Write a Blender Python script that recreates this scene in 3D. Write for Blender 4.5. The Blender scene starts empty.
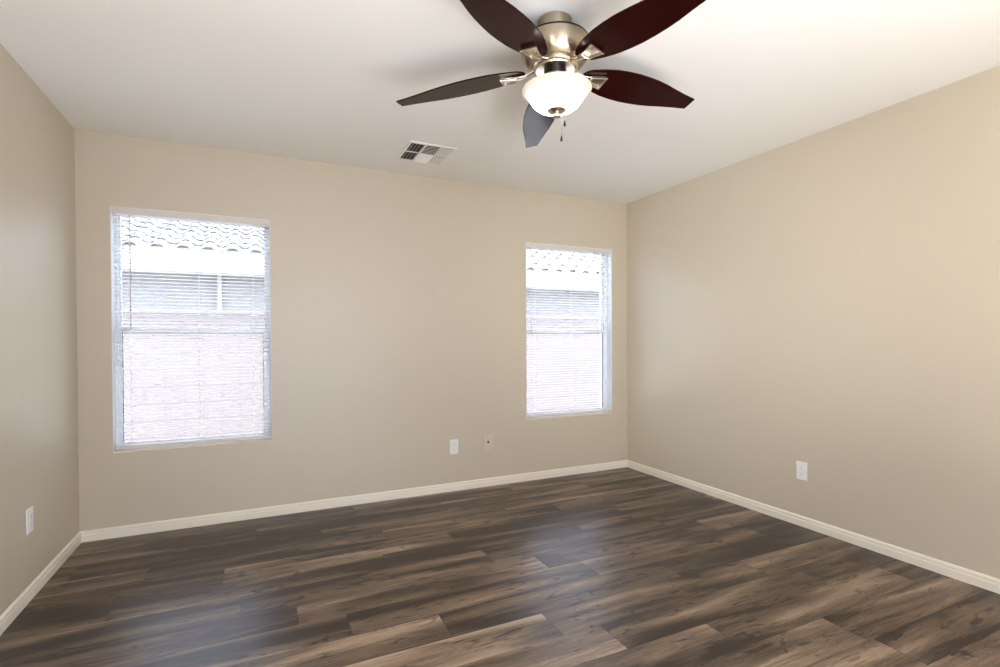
import bpy, bmesh, math, random
from mathutils import Vector, Matrix

C = bpy.context.scene.collection
sc = bpy.context.scene
random.seed(7)

# ------------------------------------------------------------------ camera
YAW, PITCH, ROLL = 0.428397, -0.009840, -0.004955
f_ = Vector((math.sin(YAW)*math.cos(PITCH), math.cos(YAW)*math.cos(PITCH), math.sin(PITCH)))
r0 = Vector((math.cos(YAW), -math.sin(YAW), 0)); u0 = r0.cross(f_)
r_ = r0*math.cos(ROLL) + u0*math.sin(ROLL); u_ = -r0*math.sin(ROLL) + u0*math.cos(ROLL)
cd = bpy.data.cameras.new('camera'); cam = bpy.data.objects.new('camera', cd); C.objects.link(cam)
m = Matrix((r_, u_, -f_)).transposed().to_4x4(); m.translation = (0, 0, 1.1868)
cam.matrix_world = m
cd.sensor_width = 36; cd.lens = 502.624/1000*36
cd.shift_x = 0.0131; cd.shift_y = 0.0113; cd.clip_start = 0.02
sc.camera = cam

# ------------------------------------------------------------------ world, sun, lamps, exposure
w = bpy.data.worlds.new('world'); sc.world = w; w.use_nodes = True
nt = w.node_tree; bg = nt.nodes['Background']
bg.inputs['Color'].default_value = (0.69, 0.79, 1.0, 1); bg.inputs['Strength'].default_value = 13.0

def lamp(name, kind, loc, target, energy, color, **kw):
    d = bpy.data.lights.new(name, kind); d.energy = energy; d.color = color
    for k, v in kw.items(): setattr(d, k, v)
    o = bpy.data.objects.new(name, d); C.objects.link(o); o.location = loc
    o.rotation_euler = (Vector(target)-Vector(loc)).to_track_quat('-Z', 'Y').to_euler()
    return o
lamp('sun', 'SUN', (-9, 4.0, 11), (0, 6.0, 0), 26, (0.93, 0.96, 1.0), angle=0.01)
# photographer's light behind the camera, bounced off the ceiling
lamp('bounce_flash', 'AREA', (0.82, -0.30, 0.30), (0.84, -0.57, 2.44), 101, (1.0, 0.97, 0.94), shape='RECTANGLE', size=2.6, size_y=0.75)

lamp('right_wall_fill', 'SPOT', (-0.65, -0.35, 1.55), (3.12, 3.15, 1.40), 300, (0.93, 0.965, 1.0), spot_size=math.radians(44), spot_blend=1.0, shadow_soft_size=0.25)  # added fill spot to brighten the right wall, not a lamp of the room

sc.view_settings.view_transform = 'Standard'; sc.view_settings.look = 'None'
sc.view_settings.gamma = 1.0; sc.view_settings.use_curve_mapping = False
sc.view_settings.exposure = 0.0
sc.cycles.max_bounces = 10; sc.cycles.diffuse_bounces = 6; sc.cycles.glossy_bounces = 4
sc.cycles.transparent_max_bounces = 24; sc.cycles.use_denoising = True
sc.cycles.sample_clamp_indirect = 6.0
sc.cycles.caustics_reflective = False; sc.cycles.caustics_refractive = False

# ------------------------------------------------------------------ room dimensions (m)
XL, XR, YB, YF, H = -0.968, 3.122, 3.702, -0.85, 2.44
WZ0, WZ1 = 0.515, 2.005
WINS = [(-0.800, 0.084), (2.054, 2.947)]
TH = 0.15

# ------------------------------------------------------------------ materials
def srgb(r, g, b):
    f = lambda c: ((c/255+0.055)/1.055)**2.4 if c/255 > 0.04045 else c/255/12.92
    return (f(r), f(g), f(b), 1)
def mat(name, color, rough=0.5, metal=0.0, spec=0.5, noise=None, bump=None, **kw):
    mm = bpy.data.materials.new(name); mm.use_nodes = True
    t = mm.node_tree; b = t.nodes['Principled BSDF']
    b.inputs['Base Color'].default_value = color; b.inputs['Roughness'].default_value = rough
    b.inputs['Metallic'].default_value = metal; b.inputs['Specular IOR Level'].default_value = spec
    for k, v in kw.items(): b.inputs[k.replace('_', ' ')].default_value = v
    tc = t.nodes.new('ShaderNodeTexCoord')
    if noise:      # (scale, amount) : faint colour variation of the surface itself
        n = t.nodes.new('ShaderNodeTexNoise'); n.inputs['Scale'].default_value = noise[0]; n.inputs['Detail'].default_value = 4
        t.links.new(tc.outputs['Object'], n.inputs['Vector'])
        mx = t.nodes.new('ShaderNodeMix'); mx.data_type = 'RGBA'
        mx.inputs['A'].default_value = tuple(c*(1-noise[1]) for c in color[:3])+(1,)
        mx.inputs['B'].default_value = tuple(min(1, c*(1+noise[1])) for c in color[:3])+(1,)
        t.links.new(n.outputs['Fac'], mx.inputs['Factor']); t.links.new(mx.outputs['Result'], b.inputs['Base Color'])
    if bump:       # (scale, strength, distance)
        n = t.nodes.new('ShaderNodeTexNoise'); n.inputs['Scale'].default_value = bump[0]; n.inputs['Detail'].default_value = 2
        t.links.new(tc.outputs['Object'], n.inputs['Vector'])
        bp = t.nodes.new('ShaderNodeBump'); bp.inputs['Strength'].default_value = bump[1]; bp.inputs['Distance'].default_value = bump[2]
        t.links.new(n.outputs['Fac'], bp.inputs['Height']); t.links.new(bp.outputs['Normal'], b.inputs['Normal'])
    return mm

M = {}
M['wall'] = mat('wall_paint', (0.555, 0.485, 0.370, 1), 0.46, spec=0.75, noise=(1.3, 0.012), bump=(60, 0.08, 0.002))
M['ceiling'] = mat('ceiling_paint', (0.84, 0.82, 0.775, 1), 0.75, spec=0.25, noise=(1.1, 0.01), bump=(60, 0.12, 0.003))
M['trim'] = mat('white_trim_paint', (0.79, 0.73, 0.61, 1), 0.35, noise=(6, 0.02))
M['vinyl'] = mat('white_vinyl', (0.80, 0.82, 0.84, 1), 0.35, noise=(8, 0.02))
M['gasket'] = mat('dark_gasket', (0.05, 0.05, 0.055, 1), 0.6)
M['slat'] = mat('white_slat_enamel', (0.80, 0.80, 0.80, 1), 0.4, noise=(20, 0.01))
def slat_mat():
    mm = M['slat']; t = mm.node_tree; b = t.nodes['Principled BSDF']; out = t.nodes['Material Output']
    tl = t.nodes.new('ShaderNodeBsdfTranslucent'); tl.inputs['Color'].default_value = (0.85, 0.86, 0.88, 1)
    mx = t.nodes.new('ShaderNodeMixShader'); mx.inputs[0].default_value = 0.35
    t.links.new(b.outputs[0], mx.inputs[1]); t.links.new(tl.outputs[0], mx.inputs[2]); t.links.new(mx.outputs[0], out.inputs['Surface'])
slat_mat()
M['rail'] = mat('cream_blind_rail', (0.66, 0.61, 0.555, 1), 0.4, noise=(10, 0.02))
M['wand'] = mat('clear_grey_plastic', (0.60, 0.55, 0.57, 1), 0.25)
M['cord'] = mat('white_cord', (0.85, 0.85, 0.84, 1), 0.8)
M['plate'] = mat('white_plastic', (0.80, 0.78, 0.75, 1), 0.3, noise=(30, 0.01))
M['plate_tan'] = mat('almond_plastic', (0.60, 0.545, 0.42, 1), 0.35)
M['slot'] = mat('grey_slot', (0.30, 0.28, 0.26, 1), 0.6)
M['vent'] = mat('cream_enamel', (0.82, 0.79, 0.74, 1), 0.4, noise=(12, 0.02))
M['duct'] = mat('duct_shade', (0.035, 0.03, 0.027, 1), 0.8)
M['duct_grey'] = mat('grey_damper', (0.30, 0.28, 0.25, 1), 0.7)
M['black'] = mat('black_metal', (0.02, 0.018, 0.016, 1), 0.35, metal=0.6)
M['stucco'] = mat('pale_stucco', (0.195, 0.178, 0.165, 1), 0.9, noise=(3, 0.04), bump=(90, 0.4, 0.01))
M['fascia'] = mat('cream_fascia', (0.33, 0.30, 0.265, 1), 0.6, noise=(2, 0.02))
M['soffit'] = mat('grey_soffit', (0.50, 0.50, 0.50, 1), 0.7)
M['ground'] = mat('pale_gravel', (0.74, 0.69, 0.62, 1), 0.95, noise=(25, 0.12), bump=(60, 0.6, 0.02))
M['house_glass'] = mat('house_window_glass', (0.25, 0.28, 0.33, 1), 0.08)

def brushed(name, color, rough):
    mm = mat(name, color, rough, metal=1.0)
    t = mm.node_tree; b = t.nodes['Principled BSDF']
    tc = t.nodes.new('ShaderNodeTexCoord'); mp = t.nodes.new('ShaderNodeMapping'); mp.inputs['Scale'].default_value = (30, 30, 900)
    n = t.nodes.new('ShaderNodeTexNoise'); n.inputs['Scale'].default_value = 1; n.inputs['Detail'].default_value = 3
    mr = t.nodes.new('ShaderNodeMapRange'); mr.inputs['To Min'].default_value = rough-0.07; mr.inputs['To Max'].default_value = rough+0.10
    t.links.new(tc.outputs['Object'], mp.inputs['Vector']); t.links.new(mp.outputs['Vector'], n.inputs['Vector'])
    t.links.new(n.outputs['Fac'], mr.inputs['Value']); t.links.new(mr.outputs['Result'], b.inputs['Roughness'])
    b.inputs['Anisotropic'].default_value = 0.85; b.inputs['Anisotropic Rotation'].default_value = 0.25
    tg = t.nodes.new('ShaderNodeTangent'); tg.direction_type = 'RADIAL'; tg.axis = 'Z'; t.links.new(tg.outputs[0], b.inputs['Tangent'])
    return mm
M['nickel'] = brushed('brushed_nickel', (0.42, 0.35, 0.265, 1), 0.29)
M['nickel_plain'] = mat('satin_nickel', (0.66, 0.59, 0.50, 1), 0.25, metal=1.0)

def wood_dark():
    mm = mat('dark_cherry_veneer', (0.05, 0.01, 0.008, 1), 0.15, spec=0.14)
    t = mm.node_tree; b = t.nodes['Principled BSDF']
    tc = t.nodes.new('ShaderNodeTexCoord'); mp = t.nodes.new('ShaderNodeMapping'); mp.inputs['Scale'].default_value = (4, 60, 60)
    n = t.nodes.new('ShaderNodeTexNoise'); n.inputs['Scale'].default_value = 1.5; n.inputs['Detail'].default_value = 5; n.inputs['Distortion'].default_value = 0.6
    cr = t.nodes.new('ShaderNodeValToRGB')
    cr.color_ramp.elements[0].position = 0.3; cr.color_ramp.elements[0].color = (0.010, 0.0012, 0.0009, 1)
    cr.color_ramp.elements[1].position = 0.75; cr.color_ramp.elements[1].color = (0.021, 0.0022, 0.0015, 1)
    t.links.new(tc.outputs['Object'], mp.inputs['Vector']); t.links.new(mp.outputs['Vector'], n.inputs['Vector'])
    t.links.new(n.outputs['Fac'], cr.inputs['Fac']); t.links.new(cr.outputs['Color'], b.inputs['Base Color'])
    return mm
M['cherry'] = wood_dark()

def emis(name, color, strength, base):
    mm = mat(name, base, 0.25)
    b = mm.node_tree.nodes['Principled BSDF']
    b.inputs['Emission Color'].default_value = color; b.inputs['Emission Strength'].default_value = strength
    return mm
M['bowl'] = emis('lit_frosted_glass', (1.0, 0.93, 0.83, 1), 9.0, (0.9, 0.87, 0.8, 1))
M['bowl_rim'] = emis('lit_glass_rim', (1.0, 0.82, 0.58, 1), 0.35, (0.45, 0.41, 0.33, 1))

def glass():
    mm = bpy.data.materials.new('window_glass'); mm.use_nodes = True; t = mm.node_tree
    t.nodes.remove(t.nodes['Principled BSDF']); out = t.nodes['Material Output']
    tr = t.nodes.new('ShaderNodeBsdfTransparent'); tr.inputs['Color'].default_value = (0.97, 0.985, 0.99, 1)
    gl = t.nodes.new('ShaderNodeBsdfGlossy'); gl.inputs['Roughness'].default_value = 0.02
    fr = t.nodes.new('ShaderNodeFresnel'); fr.inputs['IOR'].default_value = 1.22
    mx = t.nodes.new('ShaderNodeMixShader')
    t.links.new(fr.outputs[0], mx.inputs[0]); t.links.new(tr.outputs[0], mx.inputs[1]); t.links.new(gl.outputs[0], mx.inputs[2])
    t.links.new(mx.outputs[0], out.inputs['Surface'])
    return mm
M['glass'] = glass()

def blockwall():
    mm = mat('pink_block_masonry', (0.66, 0.56, 0.53, 1), 0.95)
    t = mm.node_tree; b = t.nodes['Principled BSDF']
    tc = t.nodes.new('ShaderNodeTexCoord'); sp = t.nodes.new('ShaderNodeSeparateXYZ'); cb = t.nodes.new('ShaderNodeCombineXYZ')
    br = t.nodes.new('ShaderNodeTexBrick')
    br.inputs['Color1'].default_value = (0.101, 0.084, 0.078, 1); br.inputs['Color2'].default_value = (0.095, 0.080, 0.074, 1); br.inputs['Mortar'].default_value = (0.081, 0.068, 0.063, 1)
    br.inputs['Scale'].default_value = 1; br.inputs['Brick Width'].default_value = 0.40; br.inputs['Row Height'].default_value = 0.20; br.inputs['Mortar Size'].default_value = 0.007
    t.links.new(tc.outputs['Object'], sp.inputs[0]); t.links.new(sp.outputs['X'], cb.inputs['X']); t.links.new(sp.outputs['Z'], cb.inputs['Y'])
    t.links.new(cb.outputs[0], br.inputs['Vector']); t.links.new(br.outputs['Color'], b.inputs['Base Color'])
    return mm
M['block'] = blockwall()
M['tile'] = mat('clay_roof_tile', (0.21, 0.19, 0.178, 1), 0.8, noise=(4, 0.12))

def floor_mat():
    mm = mat('grey_brown_plank', (0.1, 0.08, 0.06, 1), 0.4, spec=0.45)
    t = mm.node_tree; N = t.nodes.new; L = t.links.new; b = t.nodes['Principled BSDF']
    b.inputs['Coat Weight'].default_value = 0.10; b.inputs['Coat Roughness'].default_value = 0.26
    tc = N('ShaderNodeTexCoord'); at = N('ShaderNodeVertexColor'); at.layer_name = 'plank'
    sp = N('ShaderNodeSeparateColor'); L(at.outputs['Color'], sp.inputs[0])
    def math_(op, a, b_=None, c=None):
        n = N('ShaderNodeMath'); n.operation = op
        for i, v in enumerate((a, b_, c)):
            if v is None: continue
            if isinstance(v, (int, float)): n.inputs[i].default_value = v
            else: L(v, n.inputs[i])
        return n.outputs[0]
    off = N('ShaderNodeCombineXYZ'); L(math_('MULTIPLY', sp.outputs[1], 37.0), off.inputs[0]); L(math_('MULTIPLY', sp.outputs[1], 91.0), off.inputs[1])
    ad = N('ShaderNodeVectorMath'); ad.operation = 'ADD'; L(tc.outputs['Object'], ad.inputs[0]); L(off.outputs[0], ad.inputs[1])
    def noise(sx, sy, detail=3, dist=0.0, rough=0.5):
        mp = N('ShaderNodeMapping'); mp.inputs['Scale'].default_value = (sx, sy, 1); L(ad.outputs[0], mp.inputs['Vector'])
        n = N('ShaderNodeTexNoise'); n.noise_dimensions = '2D'; n.inputs['Scale'].default_value = 1; n.inputs['Detail'].default_value = detail
        n.inputs['Distortion'].default_value = dist; n.inputs['Roughness'].default_value = rough
        L(mp.outputs[0], n.inputs['Vector']); return n.outputs['Fac']
    band = noise(1.0, 9.5, 2, 0.4)
    fine = noise(7, 120, 5, 0.3, 0.7)
    smudge = noise(5.5, 24, 3, 1.2)
    # cathedral rings
    mpw = N('ShaderNodeMapping'); mpw.inputs['Scale'].default_value = (1.0, 9.0, 1); L(ad.outputs[0], mpw.inputs['Vector'])
    wv = N('ShaderNodeTexNoise'); wv.noise_dimensions = '2D'; wv.inputs['Scale'].default_value = 1.6; wv.inputs['Detail'].default_value = 1; L(mpw.outputs[0], wv.inputs['Vector'])
    rings = math_('SINE', math_('MULTIPLY', wv.outputs['Fac'], 150.0))
    v = math_('ADD', sp.outputs[0], math_('MULTIPLY', math_('SUBTRACT', band, 0.5), 1.25))
    v = math_('ADD', v, math_('MULTIPLY', math_('SUBTRACT', fine, 0.5), 0.62))
    v = math_('ADD', v, math_('MULTIPLY', rings, 0.025))
    sm = N('ShaderNodeMapRange'); sm.inputs['From Min'].default_value = 0.60; sm.inputs['From Max'].default_value = 0.74; sm.inputs['To Max'].default_value = 0.34
    L(smudge, sm.inputs['Value']); v = math_('SUBTRACT', v, sm.outputs[0])
    cr = N('ShaderNodeValToRGB'); e = cr.color_ramp.elements
    e[0].position = 0.0; e[0].color = FLOOR_RAMP[0]
    e[1].position = 1.0; e[1].color = FLOOR_RAMP[3]
    for p_, c_ in ((0.36, FLOOR_RAMP[1]), (0.68, FLOOR_RAMP[2])):
        k = e.new(p_); k.color = c_
    L(v, cr.inputs['Fac'])
    # narrow seams between planks
    uv = N('ShaderNodeUVMap'); uv.uv_map = 'near'; uv2 = N('ShaderNodeUVMap'); uv2.uv_map = 'far'
    s1 = N('ShaderNodeSeparateXYZ'); s2 = N('ShaderNodeSeparateXYZ'); L(uv.outputs[0], s1.inputs[0]); L(uv2.outputs[0], s2.inputs[0])
    d = math_('MINIMUM', math_('MINIMUM', s1.outputs[0], s2.outputs[0]), math_('MINIMUM', s1.outputs[1], s2.outputs[1]))
    ms = N('ShaderNodeMapRange'); ms.inputs['From Min'].default_value = 0.0006; ms.inputs['From Max'].default_value = 0.0022; ms.inputs['To Min'].default_value = 0.45; ms.inputs['To Max'].default_value = 1.0
    L(d, ms.inputs['Value'])
    mx = N('ShaderNodeMix'); mx.data_type = 'RGBA'; mx.blend_type = 'MULTIPLY'; mx.inputs['Factor'].default_value = 1
    L(cr.outputs['Color'], mx.inputs['A']); L(ms.outputs[0], mx.inputs['B']); L(mx.outputs['Result'], b.inputs['Base Color'])
    rr = N('ShaderNodeMapRange'); rr.inputs['To Min'].default_value = 0.30; rr.inputs['To Max'].default_value = 0.46
    L(fine, rr.inputs['Value']); L(rr.outputs[0], b.inputs['Roughness'])
    bp = N('ShaderNodeBump'); bp.inputs['Strength'].default_value = 0.25; bp.inputs['Distance'].default_value = 0.001
    L(math_('ADD', fine, ms.outputs[0]), bp.inputs['Height']); L(bp.outputs[0], b.inputs['Normal'])
    return mm
FLOOR_RAMP = [(0.021, 0.011, 0.006, 1), (0.160, 0.108, 0.070, 1), (0.365, 0.270, 0.190, 1), (0.56, 0.44, 0.32, 1)]
M['floor'] = floor_mat()

# ------------------------------------------------------------------ mesh helpers
def obj(name, bm, material, parent=None, smooth=False, bevel=0.0, angle=40):
    bmesh.ops.recalc_face_normals(bm, faces=bm.faces)
    me = bpy.data.meshes.new(name); bm.to_mesh(me); bm.free()
    o = bpy.data.objects.new(name, me); C.objects.link(o)
    me.materials.append(material)
    if parent: o.parent = parent
    if smooth:
        me.polygons.foreach_set('use_smooth', [True]*len(me.polygons))
        me.set_sharp_from_angle(angle=math.radians(angle))
    if bevel:
        b = o.modifiers.new('bevel', 'BEVEL'); b.width = bevel; b.segments = 2; b.limit_method = 'ANGLE'; b.angle_limit = math.radians(50)
    return o
def box(bm, x0, x1, y0, y1, z0, z1, mtx=None):
    v = [bm.verts.new((x, y, z)) for z in (z0, z1) for y in (y0, y1) for x in (x0, x1)]
    if mtx is not None:
        for a in v: a.co = mtx @ a.co
    for f in ((0, 2, 3, 1), (4, 5, 7, 6), (0, 1, 5, 4), (2, 6, 7, 3), (0, 4, 6, 2), (1, 3, 7, 5)):
        bm.faces.new([v[i] for i in f])
    return v
def lathe(bm, prof, seg=64, mtx=None):
    rings = []
    for r, z in prof:
        if r < 1e-6:
            rings.append([bm.verts.new((0, 0, z))])
        else:
            rings.append([bm.verts.new((r*math.cos(2*math.pi*i/seg), r*math.sin(2*math.pi*i/seg), z)) for i in range(seg)])
    for a, b in zip(rings, rings[1:]):
        for i in range(seg):
            j = (i+1) % seg
            if len(a) == 1 and len(b) == 1: continue
            if len(a) == 1: bm.faces.new((a[0], b[i], b[j]))
            elif len(b) == 1: bm.faces.new((a[i], a[j], b[0]))
            else: bm.faces.new((a[i], a[j], b[j], b[i]))
    if mtx is not None:
        for rg in rings:
            for v in rg: v.co = mtx @ v.co
def tube(bm, p0, p1, r, seg=10):
    p0, p1 = Vector(p0), Vector(p1); d = p1-p0
    q = d.to_track_quat('Z', 'Y').to_matrix().to_4x4(); q.translation = p0
    lathe(bm, [(0, 0), (r, 0), (r, d.length), (0, d.length)], seg, q)
def prism(bm, pts, dvec):      # closed polygon (3-D points) swept along dvec
    a = [bm.verts.new(p) for p in pts]; b = [bm.verts.new(Vector(p)+Vector(dvec)) for p in pts]
    bm.faces.new(a); bm.faces.new(b[::-1])
    for i in range(len(pts)):
        j = (i+1) % len(pts); bm.faces.new((a[i], b[i], b[j], a[j]))
def frame(bm, x0, x1, z0, z1, y0, y1, wl, wr, wb, wt):   # rectangular ring of four bars
    box(bm, x0, x0+wl, y0, y1, z0, z1); box(bm, x1-wr, x1, y0, y1, z0, z1)
    box(bm, x0+wl, x1-wr, y0, y1, z0, z0+wb); box(bm, x0+wl, x1-wr, y0, y1, z1-wt, z1)
def thing(name, label, cat, loc=(0, 0, 0), group=None, rot=(0, 0, 0)):
    o = bpy.data.objects.new(name, None); C.objects.link(o); o.location = loc; o.rotation_euler = rot
    o.empty_display_size = 0.1
    o['label'] = label; o['category'] = cat
    if group: o['group'] = group
    return o
def struct(o, label=None, cat=None):
    o['kind'] = 'structure'
    if label: o['label'] = label
    if cat: o['category'] = cat
    return o

# ------------------------------------------------------------------ floor (planks at the seams seen in the photo)
ROW = 0.178; Y0 = 2.765; PL = 1.22
rows = {5: (-0.25, {}), 4: (-0.612, {-2: .50, -1: .50, 0: .22, 1: .40}), 3: (-0.015, {-1: .42, 0: .22, 1: .50, 2: .38}),
        2: (0.350, {-1: .25, 0: .40, 1: .52, 2: .42}), 1: (-0.524, {-1: .56, 0: .30, 1: .50, 2: .42}),
        0: (-0.165, {-1: .36, 0: .60, 1: .30, 2: .52}), -1: (0.62, {-2: .32, -1: .40, 0: .30, 1: .36, 2: .60}),
        -2: (-0.078, {-1: .46, 0: .50, 1: .46, 2: .42}), -3: (0.148, {-1: .42, 0: .66, 1: .36, 2: .60}),
        -4: (0.34, {-2: .44, -1: .44, 0: .42, 1: .52, 2: .32}), -5: (0.702, {-2: .50, -1: .66, 0: .42, 1: .40, 2: .5}),
        -6: (1.11, {-2: .5, -1: .66, 0: .44, 1: .60}), -7: (1.283, {-2: .5, -1: .58, 0: .44, 1: .34}),
        -8: (1.69, {-2: .5, -1: .38, 0: .56, 1: .38}), -9: (0.95, {-1: .6, 0: .60, 1: .44}),
        -10: (2.20, {-2: .5, -1: .58, 0: .28}), -11: (2.74, {-2: .4, -1: .60, 0: .34})}
bm = bmesh.new(); col = bm.loops.layers.color.new('plank'); un = bm.loops.layers.uv.new('near'); uf = bm.loops.layers.uv.new('far')
rnd = random.Random(11)
j = 5
while True:
    y0 = Y0 + ROW*j
    if y0 + ROW < YF: break
    y1 = min(y0+ROW, YB)
    x0s, tones = rows.get(j, (rnd.uniform(0, PL), {}))
    k = math.floor((XL-x0s)/PL)
    while x0s + k*PL < XR:
        a, b = x0s+k*PL, x0s+(k+1)*PL
        xa, xb, ya = max(a, XL), min(b, XR), max(y0, YF)
        tone = tones.get(k, rnd.uniform(.32, .6)); ro = rnd.random()
        vs = [bm.verts.new(p) for p in ((xa, ya, 0), (xb, ya, 0), (xb, y1, 0), (xa, y1, 0))]
        f = bm.faces.new(vs)
        for lp in f.loops:
            x, y = lp.vert.co.x, lp.vert.co.y
            lp[col] = (tone, ro, 0, 1); lp[un].uv = (x-a, y-y0); lp[uf].uv = (b-x, y0+ROW-y)
        k += 1
    j -= 1
me = bpy.data.meshes.new('floor'); bm.to_mesh(me); bm.free(); me.materials.append(M['floor'])
floor = bpy.data.objects.new('floor', me); C.objects.link(floor); struct(floor, 'grey-brown wood plank floor of the empty room', 'floor')
bm = bmesh.new(); box(bm, XL-TH, XR+TH, YF-TH, YB+TH, -0.15, -0.002)
struct(obj('trim_1', bm, M['stucco']), 'concrete slab beneath the plank floor', 'slab')

# ------------------------------------------------------------------ ceiling and walls
bm = bmesh.new(); box(bm, XL-TH, XR+TH, YF-TH, YB+TH, H, H+0.15)
struct(obj('ceiling', bm, M['ceiling']), 'flat off-white ceiling', 'ceiling')
bm = bmesh.new(); box(bm, XL-TH, XL, YF, YB, 0, H)
struct(obj('wall_left', bm, M['wall']), 'greige wall at the left edge of the room', 'wall')
bm = bmesh.new(); box(bm, XR, XR+TH, YF, YB, 0, H)
struct(obj('wall_right', bm, M['wall']), 'long blank greige wall on the right', 'wall')
bm = bmesh.new(); cuts = [XL-TH, WINS[0][0], WINS[0][1], WINS[1][0], WINS[1][1], XR+TH]
for i in range(5):
    if i in (1, 3):
        box(bm, cuts[i], cuts[i+1], YB, YB+TH, 0, WZ0); box(bm, cuts[i], cuts[i+1], YB, YB+TH, WZ1, H)
    else:
        box(bm, cuts[i], cuts[i+1], YB, YB+TH, 0, H)
struct(obj('wall_back', bm, M['wall']), 'beige far wall with two windows', 'wall')
bm = bmesh.new(); DX0, DX1 = 0.2, 1.3
box(bm, XL-TH, DX0, YF-TH, YF, 0, H); box(bm, DX1, XR+TH, YF-TH, YF, 0, H); box(bm, DX0, DX1, YF-TH, YF, 2.05, H)
struct(obj('wall_front', bm, M['wall']), 'wall with an open doorway behind the viewer', 'wall')

# ------------------------------------------------------------------ baseboards
BP = [(0, 0), (0.012, 0), (0.012, 0.038), (0.0095, 0.043), (0.0095, 0.055), (0.0065, 0.061), (0.003, 0.065), (0, 0.065)]
def baseboard(name, pts, d, label):
    bm = bmesh.new(); prism(bm, pts, d); struct(obj(name, bm, M['trim'], smooth=False), label, 'baseboard')
baseboard('baseboard_back', [(XL, YB-a, z) for a, z in BP], (XR-XL, 0, 0), 'white baseboard below the two windows')
baseboard('baseboard_left', [(XL+a, YF, z) for a, z in BP], (0, YB-YF, 0), 'white baseboard along the left wall')
baseboard('baseboard_right', [(XR-a, YF, z) for a, z in BP], (0, YB-YF, 0), 'white baseboard along the right wall')

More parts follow.
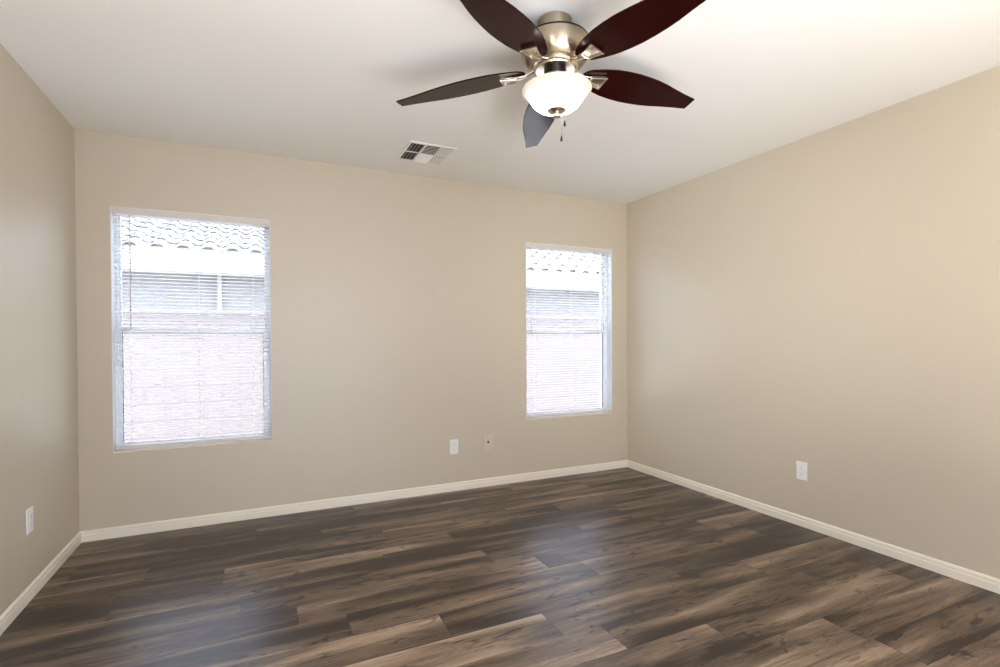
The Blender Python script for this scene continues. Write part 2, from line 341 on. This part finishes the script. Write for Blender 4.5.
# ------------------------------------------------------------------ windows
SIDES = ('left', 'right')
for wi, (x0, x1) in enumerate(WINS):
    side = ('far left', 'far right')[wi]
    root = thing('window_%d' % (wi+1), 'white single-hung vinyl window behind the blind on the %s' % side, 'window', (0, 0, 0))
    root['kind'] = 'structure'
    bm = bmesh.new(); frame(bm, x0, x1, WZ0, WZ1, 3.772, 3.850, .020, .024, .018, .018)
    obj('window_frame', bm, M['vinyl'], root, bevel=0.003)
    # upper fixed sash and lower sliding sash
    zr = 1.245
    bm = bmesh.new(); frame(bm, x0+.020, x1-.024, zr, WZ1-.018, 3.806, 3.830, .010, .012, .036, .014)
    up = obj('upper_sash', bm, M['vinyl'], root, bevel=0.002)
    bm = bmesh.new(); frame(bm, x0+.020, x1-.024, WZ0+.018, zr+.035, 3.778, 3.802, .020, .024, .022, .040)
    lo = obj('lower_sash', bm, M['vinyl'], root, bevel=0.002)
    bm = bmesh.new(); box(bm, x0+.029, x1-.035, 3.816, 3.820, zr+.035, WZ1-.031); obj('glass_pane', bm, M['glass'], up)
    bm = bmesh.new(); box(bm, x0+.039, x1-.047, 3.788, 3.792, WZ0+.039, zr-.004); obj('glass_pane', bm, M['glass'], lo)
    bm = bmesh.new(); frame(bm, x0+.0385, x1-.0465, WZ0+.0385, zr-.0035, 3.7765, 3.7875, .003, .003, .003, .003)
    obj('gasket', bm, M['gasket'], lo)
    bm = bmesh.new(); box(bm, x0+.035, x0+.085, 3.766, 3.778, zr+.008, zr+.018); box(bm, x0+.045, x0+.065, 3.764, 3.778, zr+.018, zr+.030)
    obj('sash_lock', bm, M['wand'], lo, bevel=0.002)
    bm = bmesh.new(); box(bm, x0, x1, YB-0.004, 3.772, WZ0-0.004, WZ0+0.004)
    struct(obj('trim_%d' % (wi+2), bm, M['trim'], bevel=0.003), 'thin white sill under the %s window' % side, 'window sill')

    bm = bmesh.new(); box(bm, x0, x0+.003, YB+.001, 3.772, WZ0+.004, WZ1); box(bm, x1-.003, x1, YB+.001, 3.772, WZ0+.004, WZ1); box(bm, x0+.003, x1-.003, YB+.001, 3.772, WZ1-.003, WZ1)  # thin white liners over the side and top returns
    struct(obj('trim_%d' % (wi+4), bm, M['vinyl']), 'white liner on the return around the %s window' % side, 'window return')
    # ---- mini blind
    bl = thing('window_blind', ('open white mini blind with grey wand in the left window, nearest the left wall',
               'open white mini blind with grey wand in the right window, beside the far corner')[wi], 'blind', ((x0+x1)/2, 3.722, WZ0), 'open white mini blinds')
    hw_ = (x1-x0)/2-0.004; zt = WZ1-WZ0
    bm = bmesh.new(); box(bm, -hw_, hw_, -.013, .014, zt-.032, zt-.003); box(bm, -hw_, hw_, -.017, -.0145, zt-.040, zt-.001)
    obj('headrail', bm, M['rail'], bl, bevel=0.0015)
    bm = bmesh.new(); n = 64; zb0 = .045; pitch = (zt-.055-zb0)/(n-1); tilt = math.radians(-6)
    for i in range(n):
        zc = zb0+.004+i*pitch; prev = None
        for s in range(7):
            t_ = s/6*2-1; yy = t_*.0125; zz = .0016*(1-t_*t_)
            y_, z_ = yy*math.cos(tilt)-zz*math.sin(tilt), yy*math.sin(tilt)+zz*math.cos(tilt)
            cur = [bm.verts.new((sx*(hw_-.003), y_, zc+z_+dz)) for dz in (0, .0005) for sx in (-1, 1)]
            if prev:
                bm.faces.new((prev[2], prev[3], cur[3], cur[2])); bm.faces.new((prev[0], cur[0], cur[1], prev[1]))
                bm.faces.new((prev[0], prev[2], cur[2], cur[0])); bm.faces.new((prev[1], cur[1], cur[3], prev[3]))
            else: bm.faces.new((cur[0], cur[1], cur[3], cur[2]))
            prev = cur
        bm.faces.new((prev[0], prev[2], prev[3], prev[1]))
    obj('slats', bm, M['slat'], bl, smooth=True)
    bm = bmesh.new(); box(bm, -hw_+.003, hw_-.003, -.0125, .0125, .012, .034); obj('bottom_rail', bm, M['rail'], bl, bevel=0.002)
    for fx in (-.80, .04, .76):
        bm = bmesh.new()
        for yy in (-.0135, .0135): tube(bm, (fx*hw_, yy, .03), (fx*hw_, yy, zt-.03), .0005, 6)
        tube(bm, (fx*hw_+.004, 0, .03), (fx*hw_+.004, 0, zt-.03), .0006, 6)
        obj('ladder_cord', bm, M['cord'], bl)
    bm = bmesh.new(); wx = -hw_+(.094, .045)[wi]
    tube(bm, (wx, -.021, zt-.045), (wx, -.023, 1.262-WZ0-(0, .02)[wi]), .0032, 8); obj('tilt_wand', bm, M['wand'], bl, smooth=True)

# ------------------------------------------------------------------ ceiling fan
FAN = Vector((1.079, 1.701, H))
fan = thing('ceiling_fan', 'brushed nickel ceiling fan with five dark cherry blades and lit glass bowl', 'ceiling fan', FAN)
bm = bmesh.new(); lathe(bm, [(0, 0), (.0665, 0), (.0665, -.008), (.064, -.045), (.058, -.070), (.050, -.078), (0, -.078)])
obj('canopy', bm, M['nickel'], fan, True)
bm = bmesh.new(); lathe(bm, [(0, -.070), (.108, -.072), (.124, -.075), (.129, -.080), (.1305, -.088), (.1325, -.105), (.1315, -.130), (.1255, -.150), (.113, -.166), (.092, -.176), (0, -.176)])
motor = obj('motor_housing', bm, M['nickel'], fan, True)
bm = bmesh.new(); lathe(bm, [(.1265, -.0775), (.1305, -.0785), (.1315, -.0815), (.1305, -.0845), (.1265, -.0855), (.1265, -.0775)]); obj('rim_groove', bm, M['black'], motor, True)
bm = bmesh.new(); lathe(bm, [(.060, -.173), (.088, -.176), (.090, -.181), (.086, -.186), (.078, -.188), (.076, -.193), (0, -.193)]); obj('bottom_ring', bm, M['nickel_plain'], motor, True)
bm = bmesh.new(); lathe(bm, [(0, -.191), (.044, -.191), (.044, -.214), (0, -.212)]); obj('rotor_hub', bm, M['black'], fan, True)
bm = bmesh.new(); lathe(bm, [(0, -.212), (.040, -.212), (.048, -.216), (.051, -.224), (.053, -.243), (.080, -.254), (.112, -.260), (.112, -.266), (0, -.266)]); obj('light_fitter', bm, M['nickel_plain'], fan, True)
bm = bmesh.new(); lathe(bm, [(.118, -.2655), (.1355, -.2665), (.1375, -.270), (.1345, -.275), (.125, -.280), (.119, -.282), (.116, -.278), (.118, -.2655)], 72)
obj('glass_rim', bm, M['bowl_rim'], fan, True)
bm = bmesh.new(); lathe(bm, [(.112, -.2675), (.120, -.274), (.1215, -.2805), (.115, -.290), (.107, -.302), (.099, -.315), (.089, -.327), (.075, -.338), (.057, -.3455), (.034, -.3495), (0, -.350)], 72)
obj('glass_bowl', bm, M['bowl'], fan, True, angle=80)
bm = bmesh.new(); lathe(bm, [(0, -.343), (.034, -.345), (.037, -.349), (.031, -.354), (.016, -.358), (.0135, -.362), (.0155, -.367), (.0145, -.376), (.010, -.379), (0, -.379)], 32)
obj('finial', bm, M['nickel'], fan, True)
for c in fan.children:
    if c.name in ('glass_rim', 'glass_bowl', 'finial'): c.location = (.005, -.002, 0)
# pull chains with their pendants
for lx, ly, zt_, zb_, zp in ((.040, -.006, -.349, -.383, -.407), (.022, -.010, -.349, -.448, -.470)):
    bm = bmesh.new(); z = zt_+.012
    while z > zb_:
        bmesh.ops.create_icosphere(bm, subdivisions=1, radius=.0016, matrix=Matrix.Translation((lx, ly, z))); z -= .0042
    tube(bm, (lx, ly, zt_+.012), (lx, ly, zb_), .0005, 5)
    ch = obj('pull_chain', bm, M['nickel_plain'], fan, True)
    bm = bmesh.new(); q = Matrix.Translation((lx, ly, 0))
    lathe(bm, [(0, zb_+.002), (.0022, zb_), (.0030, zb_-.006), (.0048, zb_-.016), (.0046, zp+.003), (.002, zp), (0, zp)], 12, q)
    obj('chain_pendant', bm, M['black'] if zb_ > -.45 else M['nickel_plain'], ch, True)

TH0 = 139.896; PIT = 0.1764; DROOP = 0.0563; ZB = 2.243-H
KN = [(.118, .0), (.122, .018), (.133, .032), (.15, .045), (.20, .063), (.25, .0755), (.30, .081), (.35, .083), (.40, .0805), (.45, .0755), (.50, .067), (.55, .055), (.61, .0425), (.674, .0315)]
TWEAK = [(-.001, -.012, .028), (.007, .040, .025), (.012, .038, -.020), (-.018, -.003, -.016), (0, -.065, -.010)]   # each blade sits a little differently
def blade_mesh(parent):
    bm = bmesh.new()
    # outline with rounded leaf flanks and a slightly oblique cut tip
    up = [(r, h) for r, h in KN]; lo_ = [(r, -h) for r, h in KN[1:]]
    for sgn_z in (0,):
        pts = [(r, h) for r, h in up] + [(.664, .030), (.664, -.030)][0:0] + [(r, h) for r, h in reversed(lo_)]
    prism(bm, [(r, t, 0.0) for r, t in pts], (0, 0, 0.006))
    return obj('blade', bm, M['cherry'], parent, bevel=0.0015)
def iron_mesh(parent):
    bm = bmesh.new()
    # arm: swept cross-sections from the hub out and down to the plate
    secs = [(.045, .017, .000), (.065, .015, -.001), (.085, .012, -.006), (.105, .0110, -.014), (.125, .012, -.021), (.145, .016, -.0235), (.170, .022, -.0235), (.195, .0285, -.0235), (.215, .033, -.0235)]
    prev = None; t0 = .0055
    for r, h, z in secs:
        cur = [bm.verts.new((r, y, z+zz)) for y, zz in ((-h, 0), (-h*.55, -.0035), (h*.55, -.0035), (h, 0), (h, t0), (-h, t0))]
        if prev:
            for i in range(6):
                jn = (i+1) % 6; bm.faces.new((prev[i], prev[jn], cur[jn], cur[i]))
        else: bm.faces.new(cur)
        prev = cur
    bm.faces.new(prev[::-1])
    ir = obj('blade_iron', bm, M['nickel_plain'], parent, True, bevel=0.001)
    # raised border on the plate
    bm = bmesh.new()
    a = [(.155, -.0190), (.219, -.0345), (.219, .0345), (.155, .0190)]; b = [(.162, -.0150), (.212, -.027), (.212, .027), (.162, .0150)]
    for i in range(4):
        j2 = (i+1) % 4
        quad = [(a[i][0], a[i][1], -.031), (a[j2][0], a[j2][1], -.031), (b[j2][0], b[j2][1], -.031), (b[i][0], b[i][1], -.031)]
        prism(bm, quad, (0, 0, .0085))
    obj('plate_border', bm, M['nickel_plain'], ir, bevel=0.0015)
    return ir
for k in range(5):
    da, dp, dd = TWEAK[k]; a = math.radians(TH0-72*k)+da; pit = PIT+dp
    if k == 0:
        ir = iron_mesh(fan); b = blade_mesh(fan); irons = ir; blades = b
    else:
        ir = irons.copy(); C.objects.link(ir); ir.parent = fan
        for c in irons.children:
            d = c.copy(); C.objects.link(d); d.parent = ir
        b = blades.copy(); C.objects.link(b); b.parent = fan
    Rm = Matrix.Rotation(a, 4, 'Z') @ Matrix.Translation((0, 0, ZB)) @ Matrix.Translation((.2, 0, 0)) @ Matrix.Rotation(math.atan(DROOP+dd), 4, 'Y') @ Matrix.Rotation(-pit, 4, 'X') @ Matrix.Translation((-.2, 0, 0))
    b.matrix_local = Rm
    ir.matrix_local = Matrix.Rotation(a, 4, 'Z') @ Matrix.Translation((0, 0, ZB+.017)) @ Matrix.Translation((.1, 0, 0)) @ Matrix.Rotation(-pit*.9, 4, 'X') @ Matrix.Translation((-.1, 0, 0))

# ------------------------------------------------------------------ ceiling air vent (four-way register)
vx0, vx1, vy0, vy1 = 0.882, 1.204, 3.074, 3.416
vent = thing('ceiling_vent', 'cream square air register with louvres set in the ceiling', 'air vent', ((vx0+vx1)/2, (vy0+vy1)/2, H))
hx, hy = (vx1-vx0)/2, (vy1-vy0)/2
bm = bmesh.new()
def bar(x0, x1, y0, y1, z0=-.007, z1=-.0005): box(bm, x0, x1, y0, y1, z0, z1)
bar(-hx, hx, -hy, -hy+.022); bar(-hx, hx, hy-.022, hy); bar(-hx, -hx+.018, -hy+.022, hy-.022); bar(hx-.018, hx, -hy+.022, hy-.022)
bar(-.054, -.040, -hy+.022, hy-.022); bar(.050, .062, -hy+.022, hy-.022)
bar(-hx+.018, -.054, -.004, .008); bar(.062, hx-.018, -.004, .008); bar(-.040, .050, -.004, .008)
obj('vent_frame', bm, M['vent'], vent, bevel=0.002)
bm = bmesh.new(); box(bm, -hx+.016, hx-.016, -hy+.020, hy-.020, -.0022, -.0012); obj('duct_shade_sheet', bm, M['duct'], vent)  # flat near-black sheet standing in for the shade inside the duct
def slat_bank(xs, ys, along_y, ang, n, wd=.014, mt='vent'):
    (xa, xb), (ya, yb) = xs, ys
    for i in range(n):
        bm = bmesh.new(); t_ = (i+.5)/n
        if along_y:
            xc = xa+(xb-xa)*t_
            q = Matrix.Translation((xc, 0, -.0085)) @ Matrix.Rotation(ang, 4, 'Y'); box(bm, -wd/2, wd/2, ya, yb, -.0006, .0006, q)
        else:
            yc = ya+(yb-ya)*t_
            q = Matrix.Translation((0, yc, -.0085)) @ Matrix.Rotation(ang, 4, 'X'); box(bm, xa, xb, -wd/2, wd/2, -.0006, .0006, q)
        obj('louvre', bm, M[mt], vent)
R = math.radians
yA, yB_ = (-hy+.022, -.004), (.008, hy-.022)
for ys in (yA, yB_):
    slat_bank((-hx+.018, -.054), ys, True, R(-51), 4, .012)
    slat_bank((.062, hx-.018), ys, True, R(24), 4, .0138)
slat_bank((-.040, .050), yA, False, R(38), 6, .014)
slat_bank((-.040, .050), yB_, False, R(-25), 7, .022)

# ------------------------------------------------------------------ outlets
def rounded_plate(bm, w_, h_, d):
    box(bm, -w_/2, w_/2, -d, 0, -h_/2, h_/2)
def outlet(label, loc, rz, style='duplex', name='wall_outlet'):
    r = thing(name, label, 'outlet', loc, None, (0, 0, rz))
    bm = bmesh.new(); rounded_plate(bm, .070, .115, .006); obj('cover_plate', bm, M['plate'], r, bevel=0.0025)
    if style == 'duplex':
        for s in (-1, 1):
            bm = bmesh.new(); lathe(bm, [(0, 0), (.0165, 0), (.0165, .0025), (0, .0025)], 24, Matrix.Translation((0, -.0055, s*.0195)) @ Matrix.Rotation(math.pi/2, 4, 'X'))
            rc = obj('receptacle', bm, M['plate'], r, True)
            bm = bmesh.new()
            for sx, hh in ((-.0063, .0042), (.0063, .0035)): box(bm, sx-.0008, sx+.0008, -.0084, -.0078, s*.0195+.003-hh, s*.0195+.003+hh)
            box(bm, -.0018, .0018, -.0084, -.0078, s*.0195-.0105, s*.0195-.0065)
            obj('socket_slot', bm, M['slot'], rc)
    else:
        bm = bmesh.new(); box(bm, -.0165, .0165, -.0085, -.0055, -.033, .033); rc = obj('receptacle', bm, M['plate'], r, bevel=0.001)
        for s in (-1, 1):
            bm = bmesh.new()
            for sx, hh in ((-.0063, .0042), (.0063, .0035)): box(bm, sx-.0008, sx+.0008, -.0090, -.0084, s*.018+.003-hh, s*.018+.003+hh)
            box(bm, -.0018, .0018, -.0090, -.0084, s*.018-.010, s*.018-.006)
            obj('socket_slot', bm, M['slot'], rc)
    for zz in ((0,) if style == 'duplex' else (-.048, .048)):
        bm = bmesh.new()
        lathe(bm, [(0, 0), (.0028, 0), (.0022, .0012), (0, .0012)], 12, Matrix.Translation((0, -.0058, zz)) @ Matrix.Rotation(math.pi/2, 4, 'X'))
        obj('screw', bm, M['plate'], r, True)
    return r
outlet('white duplex outlet low on the far wall between the windows', (1.401, YB, 0.347), 0, 'duplex')
outlet('white outlet low on the blank right wall', (XR, 2.055, 0.350), -math.pi/2, 'decora')
outlet('white outlet low on the left wall near the corner', (XL, 2.988, 0.362), math.pi/2, 'decora')
cp = thing('cable_plate', 'beige cable jack plate beside the outlet on the far wall', 'wall plate', (1.695, YB, 0.353))
bm = bmesh.new(); rounded_plate(bm, .088, .124, .006); obj('cover_plate', bm, M['plate_tan'], cp, bevel=0.0025)
bm = bmesh.new(); lathe(bm, [(0, 0), (.0085, 0), (.0085, .004), (.0055, .004), (.0055, .013), (.002, .013), (.002, .009), (0, .009)], 16, Matrix.Translation((0, -.0055, .006)) @ Matrix.Rotation(math.pi/2, 4, 'X'))
obj('coaxial_jack', bm, M['black'], cp, True)
for zz in (-.042, .042):
    bm = bmesh.new(); lathe(bm, [(0, 0), (.0030, 0), (.0024, .0014), (0, .0014)], 12, Matrix.Translation((0, -.0058, zz)) @ Matrix.Rotation(math.pi/2, 4, 'X'))
    obj('screw', bm, M['plate_tan'], cp, True)

# ------------------------------------------------------------------ outside: yard, block fence, the house next door
bm = bmesh.new(); box(bm, -9, 14, YB+TH, 20, -0.25, -0.15); struct(obj('ground', bm, M['ground']), 'gravel side yard outside the windows', 'ground')
fe = thing('garden_wall', 'low pinkish block wall outside the windows', 'garden wall', (2, 7.0, -0.15))
bm = bmesh.new(); box(bm, -10, 11, 0, .15, 0, 1.67); obj('block_courses', bm, M['block'], fe)
bm = bmesh.new(); box(bm, -10, 11, -.012, .162, 1.67, 1.72); obj('cap_course', bm, M['block'], fe, bevel=0.004)
ho = thing('neighbouring_house', 'house next door with tiled roof above the garden wall', 'house', (2, 8.0, -0.15))
bm = bmesh.new(); box(bm, -10, 11, .45, .65, 0, 2.45); obj('stucco_wall', bm, M['stucco'], ho)
bm = bmesh.new(); box(bm, -10.2, 11.2, 0, .03, 2.30, 2.60); obj('fascia_board', bm, M['fascia'], ho, bevel=0.004)
bm = bmesh.new(); box(bm, -10.2, 11.2, .03, .06, 2.56, 2.655); obj('eave_closure', bm, M['stucco'], ho)
bm = bmesh.new(); box(bm, -10.2, 11.2, .03, .45, 2.31, 2.33); obj('soffit', bm, M['soffit'], ho)
for (xa, xb, za, zb_) in ((5.02, 5.9, 1.35, 1.82),):
    bm = bmesh.new(); frame(bm, xa-.05, xb+.05, za-.05, zb_+.05, .41, .47, .05, .05, .05, .05); fr = obj('house_window', bm, M['fascia'], ho)
    bm = bmesh.new(); box(bm, xa, xb, .44, .46, za, zb_); obj('pane', bm, M['house_glass'], fr)
bm = bmesh.new(); box(bm, -.50-2-.028, -.50-2+.028, .38, .45, 0, 2.33); obj('downspout', bm, M['fascia'], ho, bevel=0.006)
# roof: barrel tiles, one surface of overlapping courses
bm = bmesh.new(); PW = .30; CL = .36; slope = math.atan(.40); prof = []
nseg = 10
for i in range(nseg+1):
    t_ = i/nseg
    prof.append((t_*PW, .055*math.sin(math.pi*t_/.62) if t_ < .62 else -.018*math.sin(math.pi*(t_-.62)/.38)))
cs, sn = math.cos(slope), math.sin(slope)
for row in range(12):
    for ti in range(-26, 34):
        va, vb, vc = [], [], []
        for px_, pz in prof:
            x = ti*PW+px_
            for lst, d, lift in ((va, row*CL, .035), (vb, (row+1)*CL+.05, .0), (vc, row*CL, .020)):
                up_ = pz+lift
                lst.append(bm.verts.new((x, -.06+d*cs-up_*sn, 2.575+d*sn+up_*cs)))
        for i in range(nseg):
            bm.faces.new((va[i], va[i+1], vb[i+1], vb[i])); bm.faces.new((vc[i], vc[i+1], va[i+1], va[i]))
obj('tile_roof', bm, M['tile'], ho, False)
bm = bmesh.new(); prism(bm, [(-10.2, .03, 2.555), (-10.2, 4.2, 2.555+4.2*.40), (-10.2, 4.2, 2.50), (-10.2, .03, 2.50)], (21.4, 0, 0)); obj('roof_deck', bm, M['soffit'], ho)
